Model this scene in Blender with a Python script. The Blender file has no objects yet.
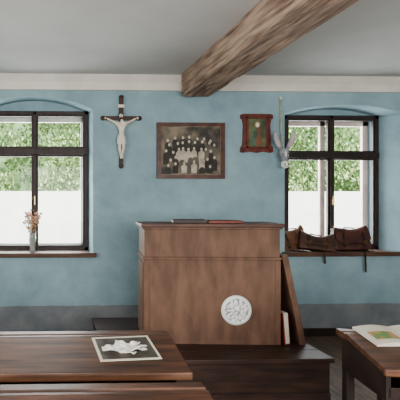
import bpy, bmesh, math, random
from mathutils import Vector, Matrix, noise
random.seed(7)
C=bpy.context
def link(o):
    C.scene.collection.objects.link(o); return o
def group(name):
    e=bpy.data.objects.new(name,None); e.empty_display_size=0.1; return link(e)
# ---------------- materials
def lin(c):
    return tuple(((v/255)/12.92 if v/255<=0.04045 else ((v/255+0.055)/1.055)**2.4) for v in c)+(1,)
def nt(name):
    m=bpy.data.materials.new(name); m.use_nodes=True
    n=m.node_tree; return m,n,n.nodes['Principled BSDF']
def mat(name,c1,c2=None,scale=8,rough=.6,stretch=(1,1,1),metal=0,bump=0.0,detail=6,lo=.35,hi=.65,spec=.5,coords='Object'):
    m,n,b=nt(name); N=n.nodes; L=n.links
    b.inputs['Roughness'].default_value=rough; b.inputs['Metallic'].default_value=metal
    b.inputs['Specular IOR Level'].default_value=spec
    if c2 is None: c2=tuple(v*.88 for v in c1)
    tc=N.new('ShaderNodeTexCoord'); mp=N.new('ShaderNodeMapping'); mp.inputs['Scale'].default_value=stretch
    no=N.new('ShaderNodeTexNoise'); no.inputs['Scale'].default_value=scale; no.inputs['Detail'].default_value=detail
    cr=N.new('ShaderNodeValToRGB'); cr.color_ramp.elements[0].position=lo; cr.color_ramp.elements[1].position=hi
    cr.color_ramp.elements[0].color=lin(c2); cr.color_ramp.elements[1].color=lin(c1)
    L.new(tc.outputs[coords],mp.inputs[0]); L.new(mp.outputs[0],no.inputs['Vector']); L.new(no.outputs['Fac'],cr.inputs[0]); L.new(cr.outputs[0],b.inputs['Base Color'])
    if bump:
        bp=N.new('ShaderNodeBump'); bp.inputs['Strength'].default_value=bump; bp.inputs['Distance'].default_value=.02
        L.new(no.outputs['Fac'],bp.inputs['Height']); L.new(bp.outputs[0],b.inputs['Normal'])
    return m
M_win=mat('dark_window_wood',(62,46,40),(42,31,28),6,.5,(4,4,1))
M_white=mat('white_paint',(225,222,215),(205,200,192),5,.5)
M_pinkwhite=mat('outer_sash_paint',(230,208,200),(206,186,178),5,.5)
M_ceil=mat('ceiling_plaster',(214,213,211),(202,201,199),1.2,.9,bump=.05)
M_mould=mat('moulding_plaster',(232,226,216),(216,210,200),3,.8)
M_beam=mat('hewn_beam',(190,164,144),(104,80,66),4,.85,(8,.6,8),bump=.8,lo=.3,hi=.62,detail=12)
M_floor=mat('floor_boards',(128,108,90),(94,76,60),5,.6,(6,.6,1))
M_lect=mat('lectern_paint',(130,98,80),(104,77,62),4,.65,(3,3,1),bump=.08,detail=10)
M_lectop=mat('lectern_top',(104,72,58),(76,50,42),4,.5,(1,5,1))
M_plat=mat('platform_wood',(74,50,41),(46,31,27),4,.5,(.8,6,6))
M_desk=mat('desk_wood',(118,80,60),(60,41,32),3.2,.45,(.8,7,6),lo=.32,hi=.7,detail=12,bump=.05)
M_deskedge=mat('desk_edge_wood',(140,98,72),(96,64,48),4,.5,(.7,7,7),detail=10)
M_deskdark=mat('desk_dark',(56,41,35),(38,28,25),4,.5,(2,2,2))
M_sill=mat('sill_wood',(104,74,56),(74,50,38),4,.55,(.8,5,5))
M_frame=mat('picture_frame_wood',(98,58,42),(66,38,30),12,.4)
M_redframe=mat('red_frame_wood',(122,56,44),(80,36,30),14,.4)
M_leather=mat('leather_tan',(128,86,62),(80,52,40),9,.5,bump=.3)
M_leather2=mat('leather_oxblood',(104,62,50),(64,38,34),9,.45,bump=.3)
M_leather3=mat('leather_dark',(74,52,42),(48,34,29),9,.45,bump=.2)
M_leather4=mat('leather_brown',(98,66,52),(62,42,35),9,.5,bump=.3)
M_brass=mat('brass',(190,160,100),(150,120,70),20,.3,metal=.9)
M_cross=mat('cross_wood',(76,48,36),(50,32,26),8,.5,(4,4,1))
M_ivory=mat('ivory',(232,222,206),(214,198,180),20,.45)
M_paper=mat('paper',(226,220,205),(212,205,188),9,.8)
M_black=mat('black',(28,26,26),(18,17,17),9,.5)

def mk(name,bm,m,parent=None,smooth=False,xf=None):
    if xf is not None: bmesh.ops.transform(bm,matrix=xf,verts=bm.verts)
    me=bpy.data.meshes.new(name); bmesh.ops.recalc_face_normals(bm,faces=bm.faces); bm.to_mesh(me); bm.free()
    o=link(bpy.data.objects.new(name,me)); me.materials.append(m)
    if smooth:
        for p in me.polygons: p.use_smooth=True
    if parent: o.parent=parent
    return o
def bbm(x0,x1,y0,y1,z0,z1,bev=0.0,bm=None):
    own=bmesh.new()
    bmesh.ops.create_cube(own,size=1)
    for v in own.verts:
        v.co=Vector((x0+(v.co.x+.5)*(x1-x0),y0+(v.co.y+.5)*(y1-y0),z0+(v.co.z+.5)*(z1-z0)))
    if bev: bmesh.ops.bevel(own,geom=list(own.edges),offset=bev,segments=2,affect='EDGES',profile=.6)
    return own
def box(name,x0,x1,y0,y1,z0,z1,m,parent=None,bev=0.0,xf=None):
    return mk(name,bbm(x0,x1,y0,y1,z0,z1,bev),m,parent,xf=xf)
def merge(bms):
    out=bmesh.new()
    for b in bms:
        me=bpy.data.meshes.new('t'); b.to_mesh(me); b.free(); out.from_mesh(me); bpy.data.meshes.remove(me)
    return out
def prism(pts,axis,a,b):
    bm=bmesh.new()
    def V(p,t):
        return {'y':(p[0],t,p[1]),'x':(t,p[0],p[1]),'z':(p[0],p[1],t)}[axis]
    A=[bm.verts.new(V(p,a)) for p in pts]; B=[bm.verts.new(V(p,b)) for p in pts]
    n=len(pts); bm.faces.new(A); bm.faces.new(B[::-1])
    for i in range(n): bm.faces.new((A[i],A[(i+1)%n],B[(i+1)%n],B[i]))
    return bm
def lathe(prof,cx,cy,z0,seg=28,bm=None):
    bm=bm or bmesh.new(); rings=[]
    for r,z in prof:
        rings.append([bm.verts.new((cx+r*math.cos(2*math.pi*i/seg),cy+r*math.sin(2*math.pi*i/seg),z0+z)) for i in range(seg)])
    for a,b in zip(rings,rings[1:]):
        for i in range(seg): bm.faces.new((a[i],a[(i+1)%seg],b[(i+1)%seg],b[i]))
    return bm
def tube(name,pts,r,m,parent=None,closed=False):
    cu=bpy.data.curves.new(name,'CURVE'); cu.dimensions='3D'; cu.bevel_depth=r; cu.bevel_resolution=3
    s=cu.splines.new('POLY'); s.points.add(len(pts)-1)
    for p,q in zip(s.points,pts): p.co=(*q,1)
    s.use_cyclic_u=closed
    cu.use_fill_caps=True
    o=link(bpy.data.objects.new(name,cu)); cu.materials.append(m)
    if parent:o.parent=parent
    return o
def strap(name,pts,w,t,m,parent,wdir=Vector((1,0,0))):
    bm=bmesh.new(); rows=[]
    P=[Vector(p) for p in pts]
    for i,p in enumerate(P):
        d=(P[min(i+1,len(P)-1)]-P[max(i-1,0)]).normalized(); nrm=d.cross(wdir).normalized()
        rows.append([bm.verts.new(p+wdir*s*w/2+nrm*q*t/2) for s,q in((-1,-1),(1,-1),(1,1),(-1,1))])
    for a,b in zip(rows,rows[1:]):
        for i in range(4): bm.faces.new((a[i],a[(i+1)%4],b[(i+1)%4],b[i]))
    bm.faces.new(rows[0]); bm.faces.new(rows[-1][::-1])
    return mk(name,bm,m,parent)
def skin(name,verts,edges,radii,m,parent,root=0,sub=2,xf=None):
    me=bpy.data.meshes.new(name); me.from_pydata(verts,edges,[]); 
    o=link(bpy.data.objects.new(name,me)); C.view_layer.objects.active=o
    md=o.modifiers.new('s','SKIN'); 
    for i,r in enumerate(radii):
        sv=me.skin_vertices[0].data[i]; sv.radius=(r if isinstance(r,tuple) else (r,r)); sv.use_root=(i==root)
    md.use_smooth_shade=True
    s=o.modifiers.new('u','SUBSURF'); s.levels=sub; s.render_levels=sub
    dg=C.evaluated_depsgraph_get(); me2=bpy.data.meshes.new_from_object(o.evaluated_get(dg))
    o.modifiers.clear(); o.data=me2; me2.materials.clear(); me2.materials.append(m)
    for p in me2.polygons:p.use_smooth=True
    if xf is not None: me2.transform(xf)
    o.parent=parent; return o
def ball(name,c,r,m,parent,sc=(1,1,1),xf=None):
    bm=bmesh.new(); bmesh.ops.create_uvsphere(bm,u_segments=20,v_segments=14,radius=r)
    for v in bm.verts: v.co=Vector((v.co.x*sc[0]+c[0],v.co.y*sc[1]+c[1],v.co.z*sc[2]+c[2]))
    return mk(name,bm,m,parent,True,xf)

# ---------------- camera
CZ=1.55
cam=bpy.data.cameras.new('camera'); co=link(bpy.data.objects.new('camera',cam))
co.location=(0,0,CZ); co.rotation_euler=(math.radians(90),0,math.radians(-2)); cam.lens=45; cam.sensor_width=36; cam.shift_x=.339
cam.clip_start=.05
C.scene.camera=co
C.scene.view_settings.look='AgX - Medium High Contrast'

# ---------------- room shell
W=5.6
def wall_material():
    m,n,b=nt('blue_limewash_wall'); N=n.nodes;L=n.links
    b.inputs['Roughness'].default_value=.9; b.inputs['Specular IOR Level'].default_value=.2
    tc=N.new('ShaderNodeTexCoord'); no=N.new('ShaderNodeTexNoise'); no.inputs['Scale'].default_value=2.6; no.inputs['Detail'].default_value=10; no.inputs['Roughness'].default_value=.66
    L.new(tc.outputs['Object'],no.inputs['Vector'])
    def ramp(a,c):
        r=N.new('ShaderNodeValToRGB'); r.color_ramp.elements[0].position=.34; r.color_ramp.elements[1].position=.64
        r.color_ramp.elements[0].color=lin(a); r.color_ramp.elements[1].color=lin(c); L.new(no.outputs['Fac'],r.inputs[0]); return r
    blue=ramp((138,162,170),(160,184,191)); grey=ramp((122,126,130),(148,151,153))
    sx=N.new('ShaderNodeSeparateXYZ'); L.new(tc.outputs['Object'],sx.inputs[0])
    n2=N.new('ShaderNodeTexNoise'); n2.inputs['Scale'].default_value=12; L.new(tc.outputs['Object'],n2.inputs['Vector'])
    ma=N.new('ShaderNodeMath'); ma.operation='MULTIPLY_ADD'; ma.inputs[1].default_value=.02; L.new(n2.outputs['Fac'],ma.inputs[0]); L.new(sx.outputs['Z'],ma.inputs[2])
    gt=N.new('ShaderNodeMath'); gt.operation='GREATER_THAN'; gt.inputs[1].default_value=.375; L.new(ma.outputs[0],gt.inputs[0])
    mx=N.new('ShaderNodeMix'); mx.data_type='RGBA'; L.new(gt.outputs[0],mx.inputs[0]); L.new(grey.outputs[0],mx.inputs[6]); L.new(blue.outputs[0],mx.inputs[7])
    L.new(mx.outputs[2],b.inputs['Base Color'])
    bp=N.new('ShaderNodeBump'); bp.inputs['Strength'].default_value=.25; bp.inputs['Distance'].default_value=.02
    L.new(no.outputs['Fac'],bp.inputs['Height']); L.new(bp.outputs[0],b.inputs['Normal'])
    return m
M_wall=wall_material()
wall=box('wall_back',-2.6,5.6,W,W+.55,-.05,3.05,M_wall)
def arch_pts(x0,x1,zb,zs,zp,n=20):
    pts=[(x0,zb),(x1,zb)]
    for i in range(n+1):
        t=i/n; x=x1+(x0-x1)*t; u=2*t-1; pts.append((x,zs+(zp-zs)*(1-u*u)))
    return pts
wins=[dict(f=(-.80,.518),b=(-.775,.49),zs=2.575,zp=2.715,top=2.62,tr=(2.08,2.16),cx=-.142),
      dict(f=(2.70,4.12),b=(2.82,3.99),zs=2.545,zp=2.64,top=2.585,tr=(2.05,2.12),cx=3.405)]
SILL=.955
cutters=[]
for w in wins:
    A=arch_pts(w['f'][0],w['f'][1],SILL,w['zs'],w['zp']); B=arch_pts(w['b'][0],w['b'][1],SILL,w['zs'],w['zp'])
    bm=bmesh.new(); n=len(A)
    Av=[bm.verts.new((a[0]+(a[0]-b[0])*.03,W-.02,a[1])) for a,b in zip(A,B)]; Bv=[bm.verts.new((b[0],W+.3,b[1])) for b in B]
    bm.faces.new(Av); bm.faces.new(Bv[::-1])
    for i in range(n): bm.faces.new((Av[i],Av[(i+1)%n],Bv[(i+1)%n],Bv[i]))
    cutters.append(mk('cut',bm,M_wall))
    cutters.append(box('cut',w['b'][0]+.005,w['b'][1]-.005,W+.2,W+.7,SILL,min(w['top'],w['zs']+.02),M_wall))
for c in cutters:
    md=wall.modifiers.new('b','BOOLEAN'); md.operation='DIFFERENCE'; md.object=c; md.solver='EXACT'
dg=C.evaluated_depsgraph_get(); me=bpy.data.meshes.new_from_object(wall.evaluated_get(dg)); wall.modifiers.clear(); wall.data=me
for c in cutters: bpy.data.objects.remove(c)

box('floor',-2.6,5.6,-2.7,W,-.1,0,M_floor)
box('ceiling',-2.7,5.7,-2.8,W+.6,2.94,3.2,M_ceil)
box('wall_left',-2.7,-2.6,-2.7,W,0,2.94,M_wall)
box('wall_right',5.6,5.7,-2.7,W,0,2.94,M_wall)
box('wall_rear',-2.6,5.6,-2.8,-2.7,0,2.94,M_wall)
mk('trim_1',prism([(W,2.78),(W-.03,2.78),(W-.035,2.80),(W-.05,2.86),(W-.085,2.915),(W-.10,2.94),(W,2.94)],'x',-2.6,5.6),M_mould)
box('baseboard_back',-2.6,5.6,W-.02,W,0,.09,M_deskdark,bev=.004)

# beam
bm=bmesh.new(); prof=[(1.49,2.95),(1.487,2.73),(1.505,2.70),(1.80,2.70),(1.82,2.73),(1.82,2.95)]
rows=[]
NB=170
fine=[]
for a,b in zip(prof,prof[1:]):
    k=max(1,int(math.dist(a,b)/.018))
    for j in range(k): fine.append((a[0]+(b[0]-a[0])*j/k,a[1]+(b[1]-a[1])*j/k))
fine.append(prof[-1])
for i in range(NB+1):
    y=W-.105-(W+2.5)*i/NB
    r=[]
    for (x,z) in fine:
        d=noise.noise(Vector((x*6,y*1.6,z*6)))*.014+noise.noise(Vector((x*18,y*4,z*18)))*.007
        cr=noise.noise(Vector((x*22+3,y*.7,z*22)))
        d2=.012 if abs(cr)<.05 and i>0 else 0
        r.append(bm.verts.new((x+d,y,min(z+d*.8+d2,2.945) if z<2.9 else z)))
    rows.append(r)
for a,b in zip(rows,rows[1:]):
    for i in range(len(fine)-1): bm.faces.new((a[i],a[i+1],b[i+1],b[i]))
bm.faces.new(rows[0]); 
mk('ceiling_beam',bm,M_beam)

# ---------------- windows
def glass_mat():
    m,n,b=nt('window_glass'); N=n.nodes;L=n.links
    t=N.new('ShaderNodeBsdfTransparent'); g=N.new('ShaderNodeBsdfGlossy'); g.inputs['Roughness'].default_value=.02
    mx=N.new('ShaderNodeMixShader'); mx.inputs[0].default_value=.01
    L.new(t.outputs[0],mx.inputs[1]); L.new(g.outputs[0],mx.inputs[2]); L.new(mx.outputs[0],N['Material Output'].inputs[0]); return m
M_glass=glass_mat()
for k,w in enumerate(wins):
    g=group('window_%d'%(k+1)); x0=w['b'][0]+.007; x1=w['b'][1]-.007; y0=W+.27; y1=W+.33; zt=min(w['top'],w['zs']+.018); zb=SILL+.002
    fw=.042; cx=w['cx']; t0,t1=w['tr']
    P=[bbm(x0,x0+fw,y0,y1,zb,zt,.004),bbm(x1-fw,x1,y0,y1,zb,zt,.004),bbm(x0,x1,y0,y1,zt-fw,zt,.004),bbm(x0,x1,y0,y1,zb,zb+fw,.004),
       bbm(x0,x1,y0-.015,y1,t0,t1,.006),bbm(cx-.02,cx+.02,y0-.012,y1,zb,t0,.006),bbm(cx-.02,cx+.02,y0,y1,t1,zt,.005)]
    mk('inner_frame',merge(P),M_win,g)
    S=[]
    sw=.02
    for a,b in ((x0+fw,cx-.02),(cx+.02,x1-fw)):
        for c,d in ((zb+fw,t0),(t1,zt-fw)):
            S+= [bbm(a,a+sw,y0+.01,y1-.01,c,d,.003),bbm(b-sw,b,y0+.01,y1-.01,c,d,.003),bbm(a,b,y0+.012,y1-.012,c,c+sw,.003),bbm(a,b,y0+.012,y1-.012,d-sw,d,.003)]
    mk('casement_sashes',merge(S),M_win,g)
    mk('handle',merge([bbm(cx-.008,cx+.008,y0-.03,y0-.012,1.5,1.56,.003),bbm(cx-.006,cx+.006,y0-.045,y0-.03,1.49,1.60,.003)]),M_brass,g)
    box('pane_inner',x0+fw,x1-fw,y0+.028,y0+.031,zb+fw,zt-fw,M_glass,g)
    ya,yb=W+.47,W+.52; ow=.07
    O=[bbm(x0,x0+ow,ya,yb,zb,zt,.004),bbm(x1-ow,x1,ya,yb,zb,zt,.004),bbm(x0,x1,ya,yb,zt-.10,zt,.004),bbm(x0,x1,ya,yb,zb,zb+ow,.004),
       bbm(x0,x1,ya,yb,t0+.0,t1+.0,.004),bbm(cx-.03,cx+.03,ya,yb,zb,zt,.004)]
    mk('outer_frame',merge(O),M_pinkwhite if k else M_white,g)
    box('sill_board',w['f'][0]-.03,w['f'][1]+.035,W-.05,W-.001,SILL-.045,SILL+.004,M_sill,g,bev=.006)
    box('sill_inner',w['f'][0]+.03*(k*4),w['f'][1]-.03*(1+k*4),W-.001,y0,SILL-.0,SILL+.004,M_sill,g)

# ---------------- outside
M_out=mat('outside_render',(250,250,248),(240,240,238),3,.9)
M_grass=mat('grass',(100,130,60),(70,100,40),6,.9)
box('ground',-30,40,W+.6,60,-.5,-.3,M_grass)
box('garden_wall',-30,40,13,13.3,-.3,1.78,M_out)
def leaf_mat():
    m,n,b=nt('leaves'); N=n.nodes;L=n.links
    oi=N.new('ShaderNodeNewGeometry'); cr=N.new('ShaderNodeValToRGB'); 
    e=cr.color_ramp.elements; e[0].color=lin((84,122,72)); e[1].color=lin((200,218,160)); 
    L.new(oi.outputs['Random Per Island'],cr.inputs[0]); L.new(cr.outputs[0],b.inputs['Base Color']); b.inputs['Roughness'].default_value=.6
    return m
M_leaf=leaf_mat()
gt=group('garden_trees')
verts=[];faces_=[]
for i in range(110000):
    x=random.uniform(-4,14); y=random.uniform(15,17.5); z=random.uniform(.8,5.5)
    d=noise.noise(Vector((x*.9,y*.5,z*1.0)))
    if d<-.10: continue
    s=random.uniform(.04,.09); R=Matrix.Rotation(random.uniform(0,6.3),3,'Z')@Matrix.Rotation(random.uniform(-1.2,1.2),3,'X')
    b0=len(verts)
    for q in((-.5,0,-.0),(0,.0,-.9),(.5,0,0),(0,0,.9)): verts.append(Vector((x,y,z))+R@Vector(q)*s)
    faces_.append((b0,b0+1,b0+2,b0+3))
me=bpy.data.meshes.new('foliage'); me.from_pydata(verts,[],faces_); fo=link(bpy.data.objects.new('foliage',me)); me.materials.append(M_leaf); fo.parent=gt
trunks=[]
for tx in (-4,3.2,7.5,14):
    trunks.append(lathe([(.2,-.3),(.16,1.5),(.12,4),(.08,5.5)],tx,16.9,0,12))
mk('trunks',merge(trunks),M_cross,gt)
box('far_hedge',-14,28,19.5,21,-.3,6.0,mat('hedge',(150,176,130),(84,116,74),1.6,.9,detail=12))

# ---------------- platform
g=group('teacher_platform')
box('platform_body',.48,2.19,3.80,5.17,0,.295,M_plat,g,.004)
for i in range(6):
    ya=3.77+i*.234; box('board_%d'%i,.465,2.215,ya,ya+.23,.295,.33,M_plat,g,.005)
box('riser_trim',.48,2.19,3.785,3.80,0,.06,M_plat,g,.003)

# ---------------- lectern
XF=Matrix.Translation((.82,4.21,.331))@Matrix.Rotation(math.radians(-4),4,'Z')
g=group('teacher_lectern'); LW=1.145; LD=.40
box('lower_body',.006,LW-.006,.006,LD,0,.715,M_lect,g,.004,XF)
mk('front_stiles',merge([bbm(0,.045,0,.02,0,.71,.003),bbm(LW-.045,LW,0,.02,0,.71,.003),bbm(0.045,LW-.045,.001,.02,0,.05,.003)]),M_lect,g,xf=XF)
box('ledge',-.008,LW+.008,-.010,LD+.004,.715,.735,M_lect,g,.005,XF)
box('upper_body',.006,LW-.006,.004,LD,.735,.985,M_lect,g,.004,XF)
mk('side_panels',merge([bbm(-.006,.006,.04,LD-.04,.06,.68,.003)]),M_lect,g,xf=XF)
box('cornice',-.012,LW+.012,-.014,LD+.01,.972,.99,M_lect,g,.005,XF)
box('top_board',-.025,LW+.025,-.03,LD+.02,.99,1.02,M_lectop,g,.006,XF)
g=group('round_metal_plate')
def foil():
    m,n,b=nt('embossed_white_metal'); N=n.nodes;L=n.links
    tc=N.new('ShaderNodeTexCoord'); v=N.new('ShaderNodeTexVoronoi'); v.inputs['Scale'].default_value=26; v.feature='DISTANCE_TO_EDGE'
    cr=N.new('ShaderNodeValToRGB'); cr.color_ramp.elements[0].position=.02; cr.color_ramp.elements[1].position=.18
    cr.color_ramp.elements[0].color=lin((150,150,152)); cr.color_ramp.elements[1].color=lin((250,250,248))
    L.new(tc.outputs['Object'],v.inputs['Vector']); L.new(v.outputs['Distance'],cr.inputs[0]); L.new(cr.outputs[0],b.inputs['Base Color'])
    bp=N.new('ShaderNodeBump'); bp.inputs['Distance'].default_value=.006; bp.inputs['Strength'].default_value=.6; L.new(v.outputs['Distance'],bp.inputs['Height']); L.new(bp.outputs[0],b.inputs['Normal'])
    b.inputs['Roughness'].default_value=.45; return m
M_foil=foil()
RX=XF@Matrix.Translation((.775,.0,.290))@Matrix.Rotation(math.radians(90),4,'X')
bm=lathe([(0.0001,.016),(.02,.018),(.03,.012),(.085,.010),(.098,.016)],0,0,0,48)
mk('dish',bm,M_foil,g,True,RX)
M_rim=mat('white_enamel',(248,248,246),(236,236,234),9,.4)
mk('rim',lathe([(.098,.016),(.108,.018),(.122,.014),(.127,.004),(.127,-.002)],0,0,0,48),M_rim,g,True,RX)
pet=[]
for i in range(12):
    a=i*math.pi/6; b=bmesh.new(); bmesh.ops.create_uvsphere(b,u_segments=10,v_segments=8,radius=1)
    for v in b.verts: v.co=Vector((v.co.x*.028+.062,v.co.y*.010,v.co.z*.006+.012))
    bmesh.ops.transform(b,matrix=Matrix.Rotation(a,4,'Z'),verts=b.verts); pet.append(b)
mk('petals',merge(pet),M_rim,g,True,RX)
def book(name,x,y,z,w,d,h,mc,rot=0):
    g=group(name); X=Matrix.Translation((x,y,z))@Matrix.Rotation(rot,4,'Z')
    mk('cover',merge([bbm(0,w,0,d,0,.004,.001),bbm(0,w,0,d,h-.004,h,.001),bbm(0,w,0,.004,0,h,.001)]),mc,g,xf=X)
    box('pages',.003,w-.003,.004,d-.005,.004,h-.004,M_paper,g,xf=X)
M_bk1=mat('book_dark',(66,46,44),(44,30,30),8,.5); M_bk2=mat('book_red',(140,66,54),(104,46,38),8,.5)
Zt=1.3515
book('exercise_book',1.08,4.24,Zt,.28,.18,.030,M_bk1,math.radians(-8))
book('exercise_book',1.38,4.22,Zt,.29,.19,.022,M_bk2,math.radians(-3))
book('exercise_book',1.20,4.44,Zt,.2,.12,.02,M_bk2,math.radians(-4))

g=group('leaning_board')
ang=math.atan2(.155,.74)
PX=Matrix.Translation((2.185,4.14,.332))@Matrix.Rotation(-ang,4,'Y')
box('plank',-.05,0,0,.32,0.0,.775,M_lect,g,.005,PX)
box('batten',0,.012,.02,.30,.1,.16,M_lect,g,.003,PX)
g=group('red_cloth_folder')
X=Matrix.Translation((1.995,4.13,.332))@Matrix.Rotation(math.radians(-4),4,'Y')
M_red=mat('red_cloth',(160,56,46),(120,40,34),8,.8)
box('cover',0,.05,0,.22,0,.26,M_red,g,.006,X); box('sheets',.008,.042,-.004,.2,.01,.268,M_paper,g,.002,X)

# ---------------- school desks
def desk(x0,x1,yf,label='school_desk',rot=0,inkf=(.12,.55)):
    g=group(label); w=x1-x0; X=Matrix.Translation((x0,yf,0))@Matrix.Rotation(rot,4,'Z')
    mk('sloped_top',prism([(0,.715),(0,.742),(.40,.80),(.40,.772)],'x',0,w),M_desk,g,xf=X)
    box('front_nosing',-.004,w+.004,-.022,.0,.705,.742,M_deskedge,g,.008,X)
    mk('ledge',prism([(.405,.765),(.405,.80),(.43,.80),(.435,.79),(.455,.79),(.46,.80),(.52,.80),(.52,.765)],'x',-.004,w+.004),M_desk,g,xf=X)
    box('apron_back',.03,w-.03,.49,.51,.56,.766,M_deskdark,g,.002,X)
    mk('bookbox',merge([bbm(.03,w-.03,.03,.49,.575,.59,.002),bbm(.03,w-.03,.02,.035,.59,.64,.002)]),M_deskdark,g,xf=X)
    inks=[]
    for f in inkf:
        inks.append(lathe([(.0001,.002),(.016,.002),(.018,.006),(.024,.006),(.026,.0)],w*f,.49,.80,20))
    mk('inkwells',merge(inks),M_black,g,True,X)
    E=[]
    for xe_ in (.02,w-.065):
        E.append(prism([(.02,.575),(.02,.718),(.40,.772),(.50,.766),(.50,.575)],'x',xe_,xe_+.022))
        E+= [bbm(xe_,xe_+.045,.44,.50,.05,.60,.006),bbm(xe_,xe_+.045,.06,.11,.05,.60,.006),bbm(xe_-.005,xe_+.05,-.40,.54,0,.055,.008),
             bbm(xe_+.01,xe_+.035,.10,.45,.30,.36,.004),bbm(xe_,xe_+.045,-.30,-.25,.05,.42,.006)]
    mk('end_frames',merge(E),M_deskdark,g,xf=X)
    box('foot_rail',.06,w-.06,.38,.43,.12,.15,M_deskdark,g,.005,X)
    box('bench_seat',-.0,w,-.38,-.12,.42,.45,M_desk,g,.008,X)
    return X
desk(-1.9,.68,2.34)
desk(-1.9,.63,1.52)
DR=desk(1.62,3.3,2.35,rot=math.radians(-8))

SL=math.atan2(.058,.40)
def on_slope(x,yf,u,rot=0):
    return Matrix.Translation((x,yf+u,.742+.145*u+.0006))@Matrix.Rotation(SL,4,'X')@Matrix.Rotation(rot,4,'Z')
g=group('illustrated_magazine')
X=on_slope(.262,2.34,.10,math.radians(4))
box('pages',0,.31,0,.275,0,.006,M_paper,g,.001,X)
box('printed_image',.014,.296,.012,.255,.006,.0066,mat('print_dark',(104,96,86),(66,60,54),14,.5),g,xf=X)
out=[(.03,.10),(.06,.085),(.10,.075),(.14,.055),(.18,.045),(.195,.065),(.16,.085),(.20,.085),(.25,.08),(.265,.095),(.22,.11),(.26,.12),(.27,.135),(.21,.14),(.245,.17),(.225,.185),(.17,.165),(.14,.20),(.115,.21),(.11,.17),(.08,.15),(.05,.155),(.028,.13)]
def inside(p):
    c=False; n=len(out)
    for i in range(n):
        a=out[i]; b=out[(i+1)%n]
        if (a[1]>p[1])!=(b[1]>p[1]) and p[0]<(b[0]-a[0])*(p[1]-a[1])/(b[1]-a[1])+a[0]: c=not c
    return c
bm=bmesh.new(); st=.005; gv={}
def gvv(i,j):
    if (i,j) not in gv:
        x,y=i*st,j*st; h=.010+.018*abs(noise.noise(Vector((x*22,y*30,1))))+.006*abs(noise.noise(Vector((x*60,y*60,3))))
        gv[(i,j)]=bm.verts.new((x,y,h))
    return gv[(i,j)]
for i in range(60):
    for j in range(50):
        if inside(((i+.5)*st,(j+.5)*st)): bm.faces.new((gvv(i,j),gvv(i+1,j),gvv(i+1,j+1),gvv(i,j+1)))
o=mk('crumpled_paper_cloth',bm,mat('bright_paper',(244,242,236),(226,222,214),20,.7),g,True,X)
s=o.modifiers.new('s','SOLIDIFY'); s.thickness=.003
g=group('picture_book')
X=DR@Matrix.Translation((.085,.235,.779))@Matrix.Rotation(SL,4,'X')@Matrix.Rotation(math.radians(5),4,'Z')
def page(x0,x1,sgn):
    n=10
    top=[(x0+(x1-x0)*i/n, .008+.014*math.sin(math.pi*(i/n if sgn>0 else 1-i/n)*.9+.2)) for i in range(n+1)]
    return prism([(x0,0)]+top+[(x1,0)],'y',0,.24)
mk('left_pages',page(0,.20,-1),M_paper,g,xf=X); mk('right_pages',page(.20,.42,1),M_paper,g,xf=X)
M_map=mat('coloured_print',(120,150,90),(200,150,110),16,.6,lo=.45,hi=.55)
def patch(x0,x1,y0,y1,base):
    bm=bmesh.new(); n=8; sg=-1 if base==0 else 1; a0,a1=(0,.20) if base==0 else (.20,.42)
    f=lambda x:.0087+.014*math.sin(math.pi*(((x-a0)/(a1-a0)) if sg>0 else 1-((x-a0)/(a1-a0)))*.9+.2)
    r=[[bm.verts.new((x0+(x1-x0)*i/n,y,f(x0+(x1-x0)*i/n))) for i in range(n+1)] for y in(y0,y1)]
    for i in range(n): bm.faces.new((r[0][i],r[0][i+1],r[1][i+1],r[1][i]))
    return bm
mk('illustrations',merge([patch(.03,.16,.05,.15,0),patch(.25,.38,.10,.20,1),patch(.26,.36,.03,.07,1)]),M_map,g,xf=X)

# ---------------- crucifix
g=group('crucifix'); cx=.832; yb=W-.025
mk('cross',merge([bbm(cx-.024,cx+.024,yb-.0,W-.002,1.93,2.70,.004),bbm(cx-.205,cx+.205,yb-.002,W-.004,2.445,2.49,.004)]),M_cross,g)
caps=[]
for (a,b) in ((cx-.205,2.467),(cx+.205,2.467),(cx,2.70),(cx,1.93)):
    c=bmesh.new(); bmesh.ops.create_uvsphere(c,u_segments=12,v_segments=8,radius=.027)
    for v in c.verts: v.co=Vector((v.co.x+a,v.co.y*.4+yb+.006,v.co.z+b))
    caps.append(c)
mk('trefoil_ends',merge(caps),M_cross,g,True)
yy=yb-.022
V=[(0,0,2.24),(0,-.004,2.31),(0,-.004,2.385),(0,-.006,2.425),(.004,-.012,2.455),
   (-.05,0,2.405),(-.105,.004,2.43),(-.165,.008,2.462),(.05,0,2.405),(.105,.004,2.43),(.165,.008,2.462),
   (-.022,-.004,2.215),(-.024,-.022,2.13),(-.010,.004,2.045),(-.008,-.012,2.01),
   (.022,-.004,2.215),(.02,-.024,2.13),(.008,.002,2.045),(.010,-.014,2.01)]
V=[(a+cx,b+yy,c) for a,b,c in V]
E=[(0,1),(1,2),(2,3),(3,4),(2,5),(5,6),(6,7),(2,8),(8,9),(9,10),(0,11),(11,12),(12,13),(13,14),(0,15),(15,16),(16,17),(17,18)]
Rr=[(.036,.024),(.031,.022),(.046,.026),(.016,.016),(.015,.015),.019,.014,.010,.019,.014,.010,.025,.019,.013,.012,.025,.019,.013,.012]
skin('corpus',V,E,Rr,M_ivory,g,0,2)
ball('head',(cx-.008,yy-.018,2.487),.026,M_ivory,g,(.85,.95,1.2))
M_hair=mat('carved_hair',(70,48,34),(50,34,24),30,.6)
ball('hair',(cx-.007,yy-.008,2.494),.028,M_hair,g,(.95,.8,1.15))
ball('beard',(cx-.010,yy-.030,2.466),.012,M_hair,g,(1,.8,1.1)); ball('nose',(cx-.009,yy-.044,2.488),.0045,M_ivory,g,(1,1,1.8))
tube('crown_of_thorns',[(cx-.008+.026*math.cos(a),yy-.016+.026*math.sin(a),2.508+.003*math.sin(5*a)) for a in [i*.5236 for i in range(12)]],.0035,M_cross,g,True)
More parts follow.
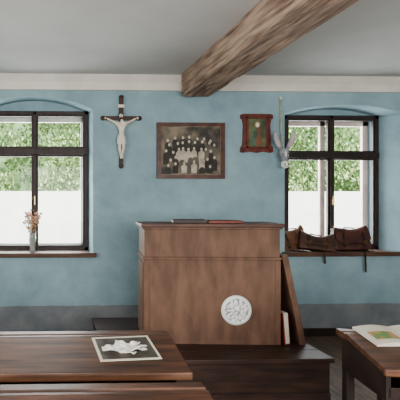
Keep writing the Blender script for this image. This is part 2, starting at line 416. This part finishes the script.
for s in(-1,1):
    for j in range(5):
        a=math.radians(-40+20*j); b0=Vector((cx+s*.168,yy+.006,2.464)); d=Vector((s*math.cos(a),-.3,math.sin(a)))
        tube('finger_%d_%d'%(s,j),[b0,b0+d*.014,b0+d*.022+Vector((0,-.005,0))],.0028,M_ivory,g)
bm=bmesh.new(); rr=[]
for z,rx,ry in ((2.268,.040,.030),(2.25,.046,.034),(2.22,.050,.036),(2.185,.052,.038),(2.168,.048,.036)):
    rr.append([bm.verts.new((cx+(rx+.003*math.sin(6*a))*math.cos(a),yy-.004+(ry+.003*math.sin(5*a))*math.sin(a)*.9,z+.006*math.sin(2*a))) for a in [i*2*math.pi/24 for i in range(24)]])
for a,b in zip(rr,rr[1:]):
    for i in range(24): bm.faces.new((a[i],a[(i+1)%24],b[(i+1)%24],b[i]))
mk('loincloth',bm,M_paper,g,True)
box('title_board',cx-.035,cx+.035,yb-.006,yb+.002,2.585,2.62,M_ivory,g,.002)
box('foot_rest',cx-.02,cx+.02,yb-.02,yb+.002,1.99,2.003,M_cross,g,.002)

# ---------------- group photograph
g=group('framed_group_photograph'); x0,x1,z0,z1=1.235,2.005,1.79,2.42; fw=.042
YA=W-.035;
mk('frame',merge([prism([(x0,z0),(x1,z0),(x1-fw,z0+fw),(x0+fw,z0+fw)],'y',YA,W-.002),prism([(x0,z1),(x1,z1),(x1-fw,z1-fw),(x0+fw,z1-fw)],'y',YA,W-.002),
   prism([(x0,z0),(x0+fw,z0+fw),(x0+fw,z1-fw),(x0,z1)],'y',YA,W-.002),prism([(x1,z0),(x1-fw,z0+fw),(x1-fw,z1-fw),(x1,z1)],'y',YA,W-.002)]),M_frame,g)
box('mount_slip',x0+fw-.002,x1-fw+.002,YA+.013,W-.01,z0+fw-.002,z1-fw+.002,mat('slip',(150,134,110),(120,104,84),12,.5),g)
box('photo_ground',x0+fw+.007,x1-fw-.007,YA+.0105,YA+.0125,z0+fw+.007,z1-fw-.007,mat('photo_bg',(140,126,104),(52,46,42),6,.5,detail=12,lo=.4,hi=.7),g)
faces=[];dark=[];mid=[];light=[]
def ell(cx,cz,rx,rz,y):
    return prism([(cx+rx*math.cos(a),cz+rz*math.sin(a)) for a in [i*2*math.pi/12 for i in range(12)]],'y',y,y+.0006)
rows=[(2.26,7,.0095),(2.205,8,.0080),(2.13,9,.0062),(2.05,8,.0042),(1.97,6,.0022)]
for ri,(zh,n,yo) in enumerate(rows):
    for i in range(n):
        px=x0+.115+(x1-x0-.23)*(i+.5*(ri%2))/(n-.5)+random.uniform(-.014,.014); pz=zh+random.uniform(-.018,.018)-.07*abs((i/(n-1))-.5)
        faces.append(ell(px,pz,.014,.018,YA+yo-.0008-i*.00002))
        tgt=random.choice([dark,dark,mid] if ri<2 else ([mid,light,light,light] if 1<i<n-2 else [dark,mid,dark]))
        zb_=max(z0+.06,pz-.15); yy0=YA+yo+i*.00003
        tgt.append(prism([(px-.030,zb_),(px+.030,zb_),(px+.034,pz-.04),(px+.012,pz-.016),(px-.012,pz-.016),(px-.034,pz-.04)],'y',yy0,yy0+.0012))
mk('faces',merge(faces),mat('photo_skin',(206,194,174),(176,164,146),9,.6),g)
mk('dark_clothes',merge(dark),mat('photo_dark',(62,56,50),(40,36,33),9,.6),g)
mk('grey_clothes',merge(mid),mat('photo_mid',(116,106,92),(80,72,64),9,.6),g)
mk('white_clothes',merge(light),mat('photo_light',(204,194,174),(150,140,124),9,.6),g)

# ---------------- small devotional picture
g=group('carved_devotional_picture'); x0,x1,z0,z1=2.19,2.56,2.085,2.525; xc=(x0+x1)/2
half=[(0,z1),(.10,z1),(.15,z1+.0),(.185,z1-.01),(.185,z1-.05),(.165,z1-.065),(.155,z1-.12),(.16,z0+.14),(.165,z0+.09),(.185,z0+.06),(.19,z0+.01),(.16,z0),(.08,z0+.012),(0,z0)]
outl=[(xc+a,b) for a,b in half]+[(xc-a,b) for a,b in half[::-1][1:-1]]
mk('back_board',prism(outl,'y',W-.02,W-.002),M_redframe,g)
ix,iz0,iz1=.10,z0+.07,z1-.055
def ringframe(o,w,ya,yb_):
    return [bbm(xc-o,xc-o+w,ya,yb_,iz0-w,iz1+w,.003),bbm(xc+o-w,xc+o,ya,yb_,iz0-w,iz1+w,.003),bbm(xc-o,xc+o,ya,yb_,iz1,iz1+w,.003),bbm(xc-o,xc+o,ya,yb_,iz0-w,iz0,.003)]
mk('raised_moulding',merge(ringframe(ix+.02,.02,W-.036,W-.018)),M_redframe,g)
box('picture_ground',xc-ix,xc+ix,W-.024,W-.019,iz0,iz1,mat('oleograph',(118,124,82),(64,74,58),10,.5),g)
zc=(iz0+iz1)/2
mk('figure_robe',prism([(xc-.05,iz0+.01),(xc+.055,iz0+.01),(xc+.045,zc),(xc+.03,zc+.06),(xc-.025,zc+.06),(xc-.045,zc)],'y',W-.0265,W-.024),mat('robe',(150,84,60),(110,78,62),20,.6),g)
mk('figure_mantle',prism([(xc-.05,iz0+.01),(xc-.01,iz0+.01),(xc+.0,zc+.03),(xc-.025,zc+.06),(xc-.048,zc)],'y',W-.0275,W-.0265),mat('mantle',(90,118,100),(64,86,76),20,.6),g)
mk('figure_head',ell(xc+.003,zc+.085,.02,.026,W-.028),M_ivory,g)
mk('halo',ell(xc+.003,zc+.09,.034,.036,W-.0255),mat('halo_gold',(180,150,90),(150,120,66),20,.5),g)
ros=[]
for a in(-1,1):
    for b in (z1-.03,z0+.035):
        c=bmesh.new(); bmesh.ops.create_uvsphere(c,u_segments=12,v_segments=8,radius=.018)
        for v in c.verts: v.co=Vector((v.co.x+xc+a*.155,v.co.y*.5+W-.022,v.co.z+b))
        ros.append(c)
mk('rosettes',merge(ros),M_redframe,g,True)

# ---------------- donkey head mask
g=group('donkey_head_mask'); dx,dy,dz=2.65,W-.085,2.03
M_fur=mat('donkey_grey',(168,170,174),(132,134,140),14,.9); M_muz=mat('donkey_white',(240,238,234),(222,220,216),14,.9); M_inner=mat('ear_inner',(206,192,188),(180,162,160),14,.9)
def loft(rings,seg=20):
    bm=bmesh.new(); RR=[]
    for (z,y,rx,ry) in rings:
        RR.append([bm.verts.new((dx+.9*rx*math.cos(2*math.pi*i/seg),dy+y+ry*math.sin(2*math.pi*i/seg),dz+z)) for i in range(seg)])
    for a,b in zip(RR,RR[1:]):
        for i in range(seg): bm.faces.new((a[i],a[(i+1)%seg],b[(i+1)%seg],b[i]))
    bm.faces.new(RR[0]); bm.faces.new(RR[-1][::-1]); return bm
mk('skull',loft([(.105,.01,.012,.012),(.095,.005,.035,.03),(.07,-.002,.055,.045),(.035,-.008,.062,.05),(0,-.014,.055,.047),(-.03,-.02,.044,.04),(-.055,-.025,.038,.036),(-.075,-.028,.034,.034)]),M_fur,g,True)
mk('muzzle',loft([(-.045,-.024,.038,.037),(-.06,-.030,.045,.043),(-.085,-.034,.049,.046),(-.108,-.034,.044,.041),(-.122,-.032,.028,.026),(-.127,-.03,.008,.008)]),M_muz,g,True)
ball('brow_blaze',(dx,dy-.045,dz+.01),.022,M_muz,g,(.8,.75,2.6))
for s in(-1,1):
    ball('eye_white',(dx+s*.034,dy-.046,dz+.035),.011,M_muz,g,(1,.6,1.0)); ball('pupil',(dx+s*.034,dy-.051,dz+.034),.008,M_black,g,(1,.6,1.1))
    ball('nostril',(dx+s*.018,dy-.074,dz-.085),.008,M_black,g,(1,.6,1.3))
    for nm,mt,sc,off in(('ear',M_fur,1,0),('ear_inner',M_inner,.66,-.008)):
        bm=bmesh.new(); R=[]
        a0=Vector((s*.032,.0,.085)); d=Vector((s*.36,-.06,1)).normalized(); side=Vector((1,0,-s*.36)).normalized()
        for i in range(13):
            t=i/12; tt=t if sc==1 else .12+.76*t
            wdt=.033*sc*max(.02,math.sin(math.pi*(.14+.86*tt)))**.75
            c=Vector((dx,dy,dz))+a0+d*(.225*tt)+Vector((s*.018*math.sin(math.pi*tt),off,0))
            R.append([bm.verts.new(c+side*(k*wdt)+Vector((0,-.014*k*k*(1 if sc==1 else .5),0))) for k in(-1,-.5,0,.5,1)])
        for a,b in zip(R,R[1:]):
            for i in range(4): bm.faces.new((a[i],a[i+1],b[i+1],b[i]))
        o=mk(nm,bm,mt,g,True); sd=o.modifiers.new('s','SOLIDIFY'); sd.thickness=.005
mouth=[(dx+.034*math.sin(a),dy-.034-.046*math.cos(a),dz-.108) for a in [-.7+.14*i for i in range(11)]]
tube('mouth',mouth,.002,M_hair,g)
tube('hanging_cord',[(dx,dy-.005,dz+.09),(dx-.004,W-.03,dz+.3),(dx-.002,W-.022,2.70)],.007,mat('cord',(190,190,160),(160,160,130),20,.8),g)
ball('hook',(dx-.002,W-.022,2.705),.018,M_paper,g)

# ---------------- vase with dried flowers
g=group('vase_of_dried_flowers'); vx,vy,vz=-.165,W+.09,SILL+.005
M_vg=mat('vase_glass',(225,228,224),(205,210,206),6,.08); M_vg.node_tree.nodes['Principled BSDF'].inputs['Transmission Weight'].default_value=.6
mk('vase',lathe([(.0001,0),(.034,0),(.036,.01),(.030,.05),(.034,.10),(.042,.15),(.036,.19),(.040,.215),(.036,.215),(.032,.19),(.038,.15),(.030,.10),(.026,.05),(.028,.012),(.0001,.008)],vx,vy,vz,28),M_vg,g,True)
M_stem=mat('dry_stem',(170,148,110),(130,112,80),20,.9); M_fl=mat('dry_flower',(232,208,182),(200,160,132),30,.9); M_fl2=mat('dry_pink',(206,150,138),(170,116,106),30,.9)
heads=[];heads2=[]
for i in range(26):
    a=random.uniform(0,6.28); sp=random.uniform(.02,.11); h=random.uniform(.27,.44)
    top=(vx+sp*math.cos(a),vy+sp*.7*math.sin(a),vz+h)
    tube('stem_%d'%i,[(vx+.008*math.cos(a),vy+.008*math.sin(a),vz+.03),(vx+.025*math.cos(a),vy+.02*math.sin(a),vz+.21),top],.0018,M_stem,g)
    for j in range(7):
        c=bmesh.new(); bmesh.ops.create_icosphere(c,subdivisions=1,radius=random.uniform(.006,.014))
        q=Vector(top)+Vector([random.gauss(0,.013),random.gauss(0,.01),random.gauss(-.01,.025)])
        for v in c.verts: v.co+=q
        (heads if random.random()<.7 else heads2).append(c)
mk('flower_heads',merge(heads),M_fl,g); mk('pink_heads',merge(heads2),M_fl2,g)

# ---------------- satchels
def satchel(x,y,z,w,h,d,m,rotz=0,tilt=0,roll=0,hang=None,sag=.03,seed=0):
    g=group('leather_satchel')
    X=Matrix.Translation((x,y,z))@Matrix.Rotation(rotz,4,'Z')@Matrix.Rotation(roll,4,'Y')@Matrix.Rotation(tilt,4,'X')
    def slump(p):
        p=Vector(p); t=max(0,p.z/h)
        n1=noise.noise(Vector((p.x*7+seed,p.y*7,p.z*7)))
        p.z-=t*sag*(1-(2*p.x/w)**2)*1.0 - t*n1*.018
        p.x+=t*noise.noise(Vector((seed+5,p.z*9,p.x*4)))*.03
        p.y+=n1*.012*t
        return p
    bm=bmesh.new(); bmesh.ops.create_cube(bm,size=1); bmesh.ops.subdivide_edges(bm,edges=bm.edges,cuts=9,use_grid_fill=True)
    for v in bm.verts:
        a,b,c=v.co; bul=(1-(2*a)**2*.35)*(1-(2*c)**2*.25)
        v.co=slump((a*w*(1+.06*(.5-c)),b*d*(bul*.55+.55)*(1.15-.45*(c+.5)),(c+.5)*h))
    o=mk('body',bm,m,g,True,X); sb=o.modifiers.new('s','SUBSURF'); sb.levels=1; sb.render_levels=1
    bm=bmesh.new(); R=[]; n=14
    path=[(d*.32,h*.90),(d*.2,h*1.0),(0,h*1.04),(-d*.25,h*1.02),(-d*.45,h*.95),(-d*.60,h*.80),(-d*.70,h*.6),(-d*.76,h*.42),(-d*.78,h*.30)]
    for j,(yy_,zz) in enumerate(path):
        row=[]
        for i in range(n+1):
            u=-1+2*i/n; drop=0
            if j>=len(path)-2: drop=(h*.14 if abs(u)>.95 else (h*.05 if abs(u)>.8 else 0))*(1 if j==len(path)-1 else .5)
            row.append(bm.verts.new(slump((u*w*.5*1.02,yy_*(1-.10*u*u),zz+drop))))
        R.append(row)
    for a,b in zip(R,R[1:]):
        for i in range(n): bm.faces.new((a[i],a[i+1],b[i+1],b[i]))
    o=mk('flap',bm,m,g,True,X); s=o.modifiers.new('s','SOLIDIFY'); s.thickness=.006; sb=o.modifiers.new('u','SUBSURF'); sb.levels=1;sb.render_levels=1
    for sx in(-.28,.28):
        pts=[slump(p)+Vector((0,-.004,0)) for p in ((sx*w,-d*.62,h*.84),(sx*w,-d*.75,h*.6),(sx*w,-d*.82,h*.38),(sx*w,-d*.78,h*.14))]
        o=strap('strap',pts,.022,.004,M_leather3,g); o.data.transform(X)
        bk=merge([bbm(sx*w-.017,sx*w+.017,-d*.86-.006,-d*.84,h*.24,h*.25),bbm(sx*w-.017,sx*w+.017,-d*.86-.006,-d*.84,h*.36,h*.37),bbm(sx*w-.017,sx*w-.013,-d*.86-.006,-d*.84,h*.24,h*.37),bbm(sx*w+.013,sx*w+.017,-d*.86-.006,-d*.84,h*.24,h*.37)])
        mk('buckle',bk,M_brass,g,xf=X)
    hp=[X@(slump((.07*math.cos(a),0,h*1.03))+Vector((0,-.01,.015*math.sin(a)))) for a in [math.pi*i/10 for i in range(11)]]
    tube('handle',hp,.007,M_leather3,g)
    if hang:
        hx,zl=hang
        strap('hanging_strap',[(hx,W+.02,SILL+.012),(hx,W-.045,SILL+.012),(hx+.004,W-.058,SILL-.0),(hx+.006,W-.058,SILL-.05),(hx+.012,W-.056,zl)],.02,.004,M_leather3,g)
ZS=SILL+.008
satchel(2.90,W+.165,ZS,.30,.27,.07,M_leather,math.radians(8),math.radians(-10),math.radians(-10),None,.04,2)
satchel(3.10,W+.05,ZS+.005,.38,.22,.08,M_leather4,math.radians(-10),math.radians(-22),math.radians(7),(3.13,.83),.05,9)
satchel(3.555,W+.12,ZS,.43,.28,.10,M_leather2,math.radians(4),math.radians(-10),0,(3.60,.73),.04,4)

# ---------------- lights
def area(name,loc,rot,sx,sy,p,col=(1,1,1)):
    l=bpy.data.lights.new(name,'AREA'); l.shape='RECTANGLE'; l.size=sx; l.size_y=sy; l.energy=p; l.color=col
    o=link(bpy.data.objects.new(name,l)); o.location=loc; o.rotation_euler=rot; return o
R=math.radians
area('rear_fill_light',(1.5,-2.5,1.7),(R(90),0,0),4.5,1.6,265,(1,.98,.95))  # added fill lamp behind the camera; the rear wall has no window
area('side_fill_light',(-2.5,1.5,1.6),(R(90),0,R(-90)),3.5,1.4,100,(1,.98,.95))  # added soft fill from the left, in front of a solid wall
for k,w in enumerate(wins):
    area('sky_light_%d'%k,(w['cx'],W+.75,1.8),(R(-90),0,0),1.1,1.5,50,(.95,.98,1))
s=bpy.data.lights.new('sun','SUN'); s.energy=8; s.angle=.02; s.color=(1,.97,.92); so=link(bpy.data.objects.new('sun',s)); so.rotation_euler=(R(48),0,R(-18))
wd=bpy.data.worlds.new('world'); C.scene.world=wd; wd.use_nodes=True
bg=wd.node_tree.nodes['Background']; bg.inputs[0].default_value=(.9,.95,1,1); bg.inputs[1].default_value=2.6
